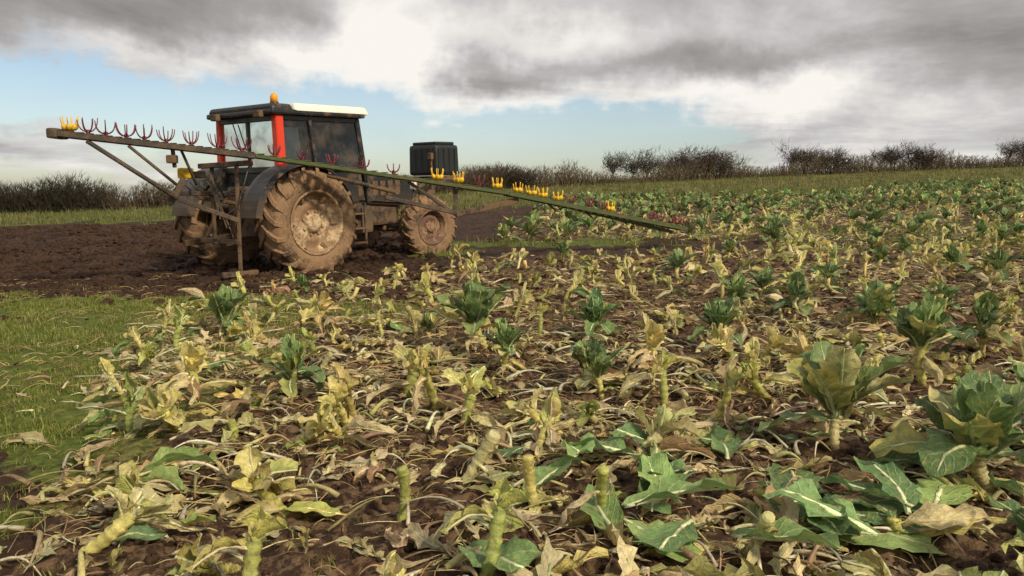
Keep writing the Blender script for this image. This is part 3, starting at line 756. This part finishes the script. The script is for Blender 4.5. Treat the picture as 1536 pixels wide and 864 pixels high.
pane('glass_right_rear',[(x0+.07,-w+.01,zb+.06),(.48,-w+.01,zb+.06),(.44,-w+.05,zt-.07),(x0+.08,-w+.05,zt-.07)])
pane('glass_right_door',[(.52,-w+.01,zb+.03),(x1+.0,-w+.01,zb+.03),(x1-.1,-w+.05,zt-.07),(.47,-w+.05,zt-.07)])
pane('glass_left_rear',[(x0+.07,w-.01,zb),(.48,w-.01,zb),(.44,w-.05,zt-.07),(x0+.08,w-.05,zt-.07)])
pane('glass_left_door',[(.52,w-.01,zb),(x1,w-.01,zb),(x1-.1,w-.05,zt-.07),(.47,w-.05,zt-.07)])
pane('glass_rear',[(x0+.01,-w+.08,zb+.04),(x0+.01,w-.08,zb+.04),(x0+.02,w-.08,zt-.08),(x0+.02,-w+.08,zt-.08)])
pane('glass_front',[(x1+.04,-w+.08,zb-.05),(x1+.04,w-.08,zb-.05),(x1-.07,w-.1,zt-.07),(x1-.07,-w+.1,zt-.07)])
box('roof_base',(x0-.16,-w-.09,zt),(x1+.02,w+.09,zt+.09),M_BLK,tr_,.03)
box('roof_rear_cap',(x0-.14,-w-.07,zt+.085),(.06,w+.07,zt+.18),M_BLK,tr_,.04,taper=(.9,.94))
box('roof_panel',(.055,-w-.10,zt+.06),(x1+.12,w+.10,zt+.20),M_CREAM,tr_,.045,taper=(.95,.93))
for s in(-.6,.6):
    box('work_lamp_%.1f'%s,(x0-.24,s-.09,zt-.04),(x0-.15,s+.09,zt+.07),M_CHAS,tr_,.02)
pipe('beacon_base',[(-.05,-.55,zt+.17),(-.05,-.55,zt+.22)],.075,M_BLK,tr_,14)
pipe('beacon',[(-.05,-.55,zt+.215),(-.05,-.55,zt+.31),(-.05,-.55,zt+.35),(-.05,-.55,zt+.37)],[.065,.062,.045,.02],M_ORG,tr_,14)
box('seat',(.25,-.25,1.55),(.75,.25,1.78),M_SEAT,tr_,.05);box('seat_back',(.18,-.24,1.7),(.32,.24,2.28),M_SEAT,tr_,.05)
box('dashboard',(1.2,-.3,1.5),(1.5,.3,1.95),M_BLK,tr_,.05)
a=np.linspace(0,2*math.pi,25);pipe('steering_wheel',np.stack([1.1+.12*np.sin(a)*.5,.2*np.cos(a),2.03+.17*np.sin(a)],-1),.015,M_BLK,tr_,6)
pipe('steering_column',[(1.3,0,1.8),(1.1,0,2.03)],.025,M_BLK,tr_)
pipe('door_handle_rail',[(x1+.02,-w-.04,1.35),(x1-.02,-w-.09,1.6),(x1-.03,-w-.05,1.95)],.014,M_BLK,tr_)
for s in(-1,1):
    beam('lower_link_%d'%s,(-.3,s*.35,.62),(-1.25,s*.45,.55),.07,.1,M_CHAS,tr_)
    beam('lift_rod_%d'%s,(-.85,s*.42,.6),(-.55,s*.38,1.3),.05,.05,M_CHAS,tr_)
    beam('lift_arm_%d'%s,(-.3,s*.3,1.35),(-.6,s*.38,1.32),.09,.09,M_CHAS,tr_)
    box('rear_lamp_%d'%s,(-.84,s*1.05-.09,1.28),(-.78,s*1.05+.09,1.40),M_RED,tr_,.02)
beam('top_link',(-.4,0,1.15),(-1.2,0,1.3),.06,.06,M_CHAS,tr_)
box('linkage_housing',(-.5,-.3,1.0),(-.1,.3,1.45),M_CHAS,tr_,.05)
for k in range(5):
    yy=-.25+.12*k
    pipe('hydraulic_hose_%d'%k,[(-.5,yy,1.3),(-.75,yy*1.3,1.45-.05*k),(-1.0,yy*1.6,1.3),(-1.2,yy*2,1.55)],.014,M_BLK,tr_,6)

# ------------------------------------------------------------------ harvesting boom
bo=empty('harvester_conveyor_boom',(0,0,0))
A=np.array([-6.30,11.1,2.32]);Cc=np.array([-3.9,12.1,2.06]);Dp=np.array([-.1,13.7,1.50]);B=np.array([3.3,15.2,.82])
def ln(p,q,f):return tuple(np.asarray(p)*(1-f)+np.asarray(q)*f)
def off(p,dx=0,dy=0,dz=0):return (p[0]+dx,p[1]+dy,p[2]+dz)
side=np.array([-.36,.93,0])
for s,nm in((-.13,'near'),(.13,'far')):
    o=side*s
    beam('left_wing_rail_'+nm,A+o,Cc+o,.05,.085,M_BOOM,bo)
    beam('right_wing_rail_'+nm,Cc+o+[.0,0,0],Dp+o,.05,.06,M_BOOMG,bo)
    beam('outer_wing_rail_'+nm,Dp+o,B+o,.05,.08,M_BOOMG,bo)
for i in range(22):
    p=np.array(ln(A,Cc,(i+.5)/22));beam('left_slat_%d'%i,p-side*.16+[0,0,.045],p+side*.16+[0,0,.045],.09,.012,M_BOOM,bo,.002)
for i in range(48):
    p=np.array(ln(Cc,Dp,(i+.5)/24)) if i<24 else np.array(ln(Dp,B,(i-24+.5)/24));beam('right_slat_%d'%i,p-side*.16+[0,0,.040],p+side*.16+[0,0,.040],.10,.012,M_BOOMG,bo,.002)
box('end_roller_left',(-.07,-.17,-.08),(.07,.17,.06),M_BOOM,bo,.03).location=tuple(A)
K1=(-4.95,11.75,1.42)
for s in(-.12,.12):
    o=side*s
    pipe('left_strut_a',[tuple(np.array(ln(A,Cc,.14))+o+[0,0,-.06]),tuple(np.array(K1)+o)],.030,M_BOOM,bo,8)
    pipe('left_strut_b',[tuple(np.array(ln(A,Cc,.34))+o+[0,0,-.06]),tuple(np.array([-4.95,11.75,1.62])+o)],.022,M_BOOM,bo,8)
beam('strut_rocker',(-5.05,11.7,1.35),(-4.85,11.78,1.72),.1,.1,M_BOOM,bo)
beam('left_strut_c',K1,(-4.15,12.05,1.08),.07,.07,M_BOOM,bo)
beam('left_hang_bracket',ln(A,Cc,.56),off(ln(A,Cc,.56),.02,0,-.30),.05,.05,M_BOOM,bo)
box('hang_lamp',(-.07,-.06,-.06),(.07,.06,.06),M_CHAS,bo,.02).location=off(ln(A,Cc,.56),.0,-.03,-.18)
pipe('left_ram',[ln(A,Cc,.6),(-4.7,11.85,1.62)],.022,M_BOOM,bo,8)
gz=float(H(-4.2,12.25))
for nm,xy,zz_ in(('a',(-4.22,12.2),.1),('b',(-4.75,12.60),.5)):
    beam('mast_post_'+nm,(xy[0],xy[1],gz+zz_),(xy[0],xy[1],1.95),.055,.055,M_CHAS,bo)
beam('mast_cross_low',(-4.22,12.2,.75),(-5.0,12.75,.75),.08,.08,M_CHAS,bo)
beam('mast_cross_top',(-3.95,12.08,1.96),(-5.0,12.75,1.93),.08,.08,M_CHAS,bo)
beam('mast_foot',(-4.45,12.05,gz+.06),(-4.0,12.35,gz+.08),.1,.08,M_CHAS,bo)
beam('mast_to_rocker',(-4.95,11.75,1.5),(-4.75,12.60,1.5),.07,.07,M_BOOM,bo)
for k in range(3):
    pipe('boom_hose_%d'%k,[(-4.7,12.4,1.7),(-4.5+.1*k,12.2,1.1-.15*k),(-4.2,12.15,1.3),(-4.0,12.1,1.9)],.013,M_BLK,bo,6)
box('yellow_gearbox',(-.10,-.08,-.08),(.10,.08,.08),M_YEL,bo,.03).location=(-4.92,12.0,1.80)
pipe('drive_motor',[(-4.85,12.0,1.77),(-4.65,12.08,1.79)],.055,M_CHAS,bo,10)
beam('right_low_chord',(-2.05,12.83,1.44),(-.9,13.35,1.16),.07,.07,M_BOOM,bo)
beam('right_low_chord_b',(-.95,13.33,1.15),(.1,13.75,1.38),.10,.10,M_CHAS,bo)
beam('right_low_post',(-.95,13.33,1.13),(-.95,13.35,1.6),.07,.07,M_BOOM,bo)
beam('right_truss_diag',(-.95,13.33,1.15),(-1.7,13.0,1.69),.05,.05,M_BOOM,bo)
beam('tip_chord',ln(Dp,B,.12),off(ln(Dp,B,.93),0,0,-.10),.05,.06,M_BOOMG,bo)
pipe('right_ram',[(-2.9,12.5,1.78),(-1.9,12.9,1.52)],.035,M_CHAS,bo,8)
for k in range(4):
    p=ln(Dp,B,.2+.2*k);beam('tip_web_%d'%k,p,off(ln(Dp,B,min(.95,.26+.2*k)),0,0,-.13),.03,.03,M_BOOMG,bo)
def cup(nm,p,mat,R=.15,h=.17,n=6,rad=.011,shell=False):
    mb=MB();a0=RNG.uniform(0,1);jx=RNG.uniform(.85,1.15)
    for i in range(n):
        a=i*2*math.pi/n+a0;q=np.linspace(0,1,7)
        rr_=R*jx*(np.sin(q*1.45)*.95);zz=h*(q**2.2)*RNG.uniform(.85,1.1)
        P=np.stack([rr_*math.cos(a),rr_*math.sin(a),zz+.02],-1)+np.array(p)
        mb.add(tube(P,rad*(1-.35*q),6))
        if shell:
            mb.add(tube(P[1:5]+[0,0,.0],np.array([.025,.036,.036,.018]),6))
    mb.add(tube([np.array(p)-[0,0,.03],np.array(p)+[0,0,.05]],.03,8))
    V,F,_,_=mb.tup();mesh_obj(nm,V,F,mat,None,None,True,bo)
for i,f in enumerate([.06,.145,.23,.33,.42,.53,.66,.80,.93]):
    p=off(ln(A,Cc,f),0,0,.055)
    cup('cup_left_%d'%i,p,M_YEL if i==0 else M_PRONG,R=.14,h=.18,shell=(i==0))
for i,f in enumerate([.07,.17,.28,.40,.52]):
    cup('cup_mid_%d'%i,off(ln(Cc,Dp,f),0,0,.05),M_PRONG,R=.11,h=.14)
for i,f in enumerate([.70,.79,.88,.96]):
    cup('cup_centre_%d'%i,off(ln(Cc,Dp,f),0,0,.05),M_YEL if i!=2 else M_PRONG,R=.11,h=.17,shell=(i!=2))
for i,f in enumerate([.06,.13,.19,.27,.34,.44,.52,.56]):
    y_=i not in(4,5,6)
    cup('cup_right_%d'%i,off(ln(Dp,B,f),0,0,.05),M_YEL if y_ else M_PRONG,R=.10,h=.16,shell=y_)
for i,f in enumerate([.80,.86,.92,.96,1.0]):
    cup('cup_tip_%d'%i,off(ln(Dp,B,f),0,0,.05),M_PRONG,R=.09,h=.13)

# ------------------------------------------------------------------ sky
world=bpy.data.worlds.new('World');scene.world=world;world.use_nodes=True
t=NT(world.node_tree);t.n.clear()
out=t.node('ShaderNodeOutputWorld')
sky=t.node('ShaderNodeTexSky',sky_type='NISHITA');sky.sun_disc=False
SUN_EL,SUN_AZ=math.radians(40),math.radians(135)
sky.sun_elevation=SUN_EL;sky.sun_rotation=SUN_AZ
bg1=t.node('ShaderNodeBackground');t.l.new(sky.outputs[0],bg1.inputs[0]);bg1.inputs[1].default_value=.12
tc=t.node('ShaderNodeTexCoord').outputs['Generated']
sp=t.node('ShaderNodeSeparateXYZ');t.l.new(tc,sp.inputs[0]);X_,Y_,Z_=sp.outputs
wn=t.noise(tc,6,5,.62);ws=t.node('ShaderNodeSeparateColor');t.l.new(wn.outputs['Color'],ws.inputs[0])
u=t.m('ADD',t.m('ARCTAN2',X_,Y_),t.m('MULTIPLY',t.m('SUBTRACT',ws.outputs[0],.5),.32))
v=t.m('ADD',Z_,t.m('MULTIPLY',t.m('SUBTRACT',ws.outputs[1],.5),.15))
zz=t.m('ADD',t.m('MAXIMUM',Z_,0),.14)
cb=t.node('ShaderNodeCombineXYZ');t.l.new(t.m('DIVIDE',X_,zz),cb.inputs[0]);t.l.new(t.m('DIVIDE',Y_,zz),cb.inputs[1])
P=cb.outputs[0]
def blob(cu,cv,a,b,amp):
    q=t.m('ADD',t.m('POWER',t.m('ABSOLUTE',t.m('DIVIDE',t.m('SUBTRACT',u,cu),a)),2),t.m('POWER',t.m('ABSOLUTE',t.m('DIVIDE',t.m('SUBTRACT',v,cv),b)),2))
    return t.m('MULTIPLY',t.m('POWER',2.718,t.m('MULTIPLY',q,-1)),amp)
n1=t.noise(P,.8,7,.6,.3);n2=t.noise(P,.62,8,.62,.4)
d=n1.outputs[0]
d=t.m('ADD',d,t.m('MULTIPLY',t.m('SUBTRACT',v,.09),1.6))
for bl in[(-.52,.10,.34,.038,-.42),(-.02,.065,.24,.036,-.32),(-.60,.02,.2,.02,.25),(.5,.1,.3,.12,.3),(.1,.16,.3,.05,.15)]:d=t.m('ADD',d,blob(*bl))
cov=t.ss(d,.36,.62)
cov=t.m('MAXIMUM',cov,.08)
s=n2.outputs[0]
for bl in[(-.15,.17,.08,.09,.32),(.33,.125,.12,.04,.24),(.5,.125,.14,.05,-.15),(-.07,.155,.10,.025,-.24),(.25,.15,.13,.022,-.18),(-.42,.205,.28,.038,-.16),(.1,.22,.3,.02,-.05),(.05,.10,.4,.03,.22),(-.35,.15,.2,.02,.16),(.05,.19,.16,.03,.18),(.42,.20,.2,.03,.04)]:s=t.m('ADD',s,blob(*bl))
colr=t.ramp(s,[(.22,(.25,.232,.225)),(.40,(.41,.393,.385)),(.54,(.63,.613,.605)),(.72,(.96,.925,.865))])
bg2=t.node('ShaderNodeBackground');t.l.new(colr,bg2.inputs[0]);bg2.inputs[1].default_value=1.0
mx=t.node('ShaderNodeMixShader');t.l.new(cov,mx.inputs[0]);t.l.new(bg1.outputs[0],mx.inputs[1]);t.l.new(bg2.outputs[0],mx.inputs[2])
t.l.new(mx.outputs[0],out.inputs[0])
sl=bpy.data.lights.new('sun','SUN');sl.energy=3.8;sl.angle=math.radians(7);sl.color=(1,.87,.66)
so=bpy.data.objects.new('sun',sl);scene.collection.objects.link(so)
dv=Vector((math.sin(SUN_AZ)*math.cos(SUN_EL),math.cos(SUN_AZ)*math.cos(SUN_EL),math.sin(SUN_EL)))
so.rotation_euler=dv.to_track_quat('Z','Y').to_euler()

cam=bpy.data.cameras.new('camera');co=bpy.data.objects.new('camera',cam);scene.collection.objects.link(co)
cam.sensor_width=36;cam.lens=27.7;cam.clip_end=3000;cam.clip_start=.05
co.location=(0,0,1.5);co.rotation_euler=(math.radians(90-6.85),0,0)
scene.camera=co
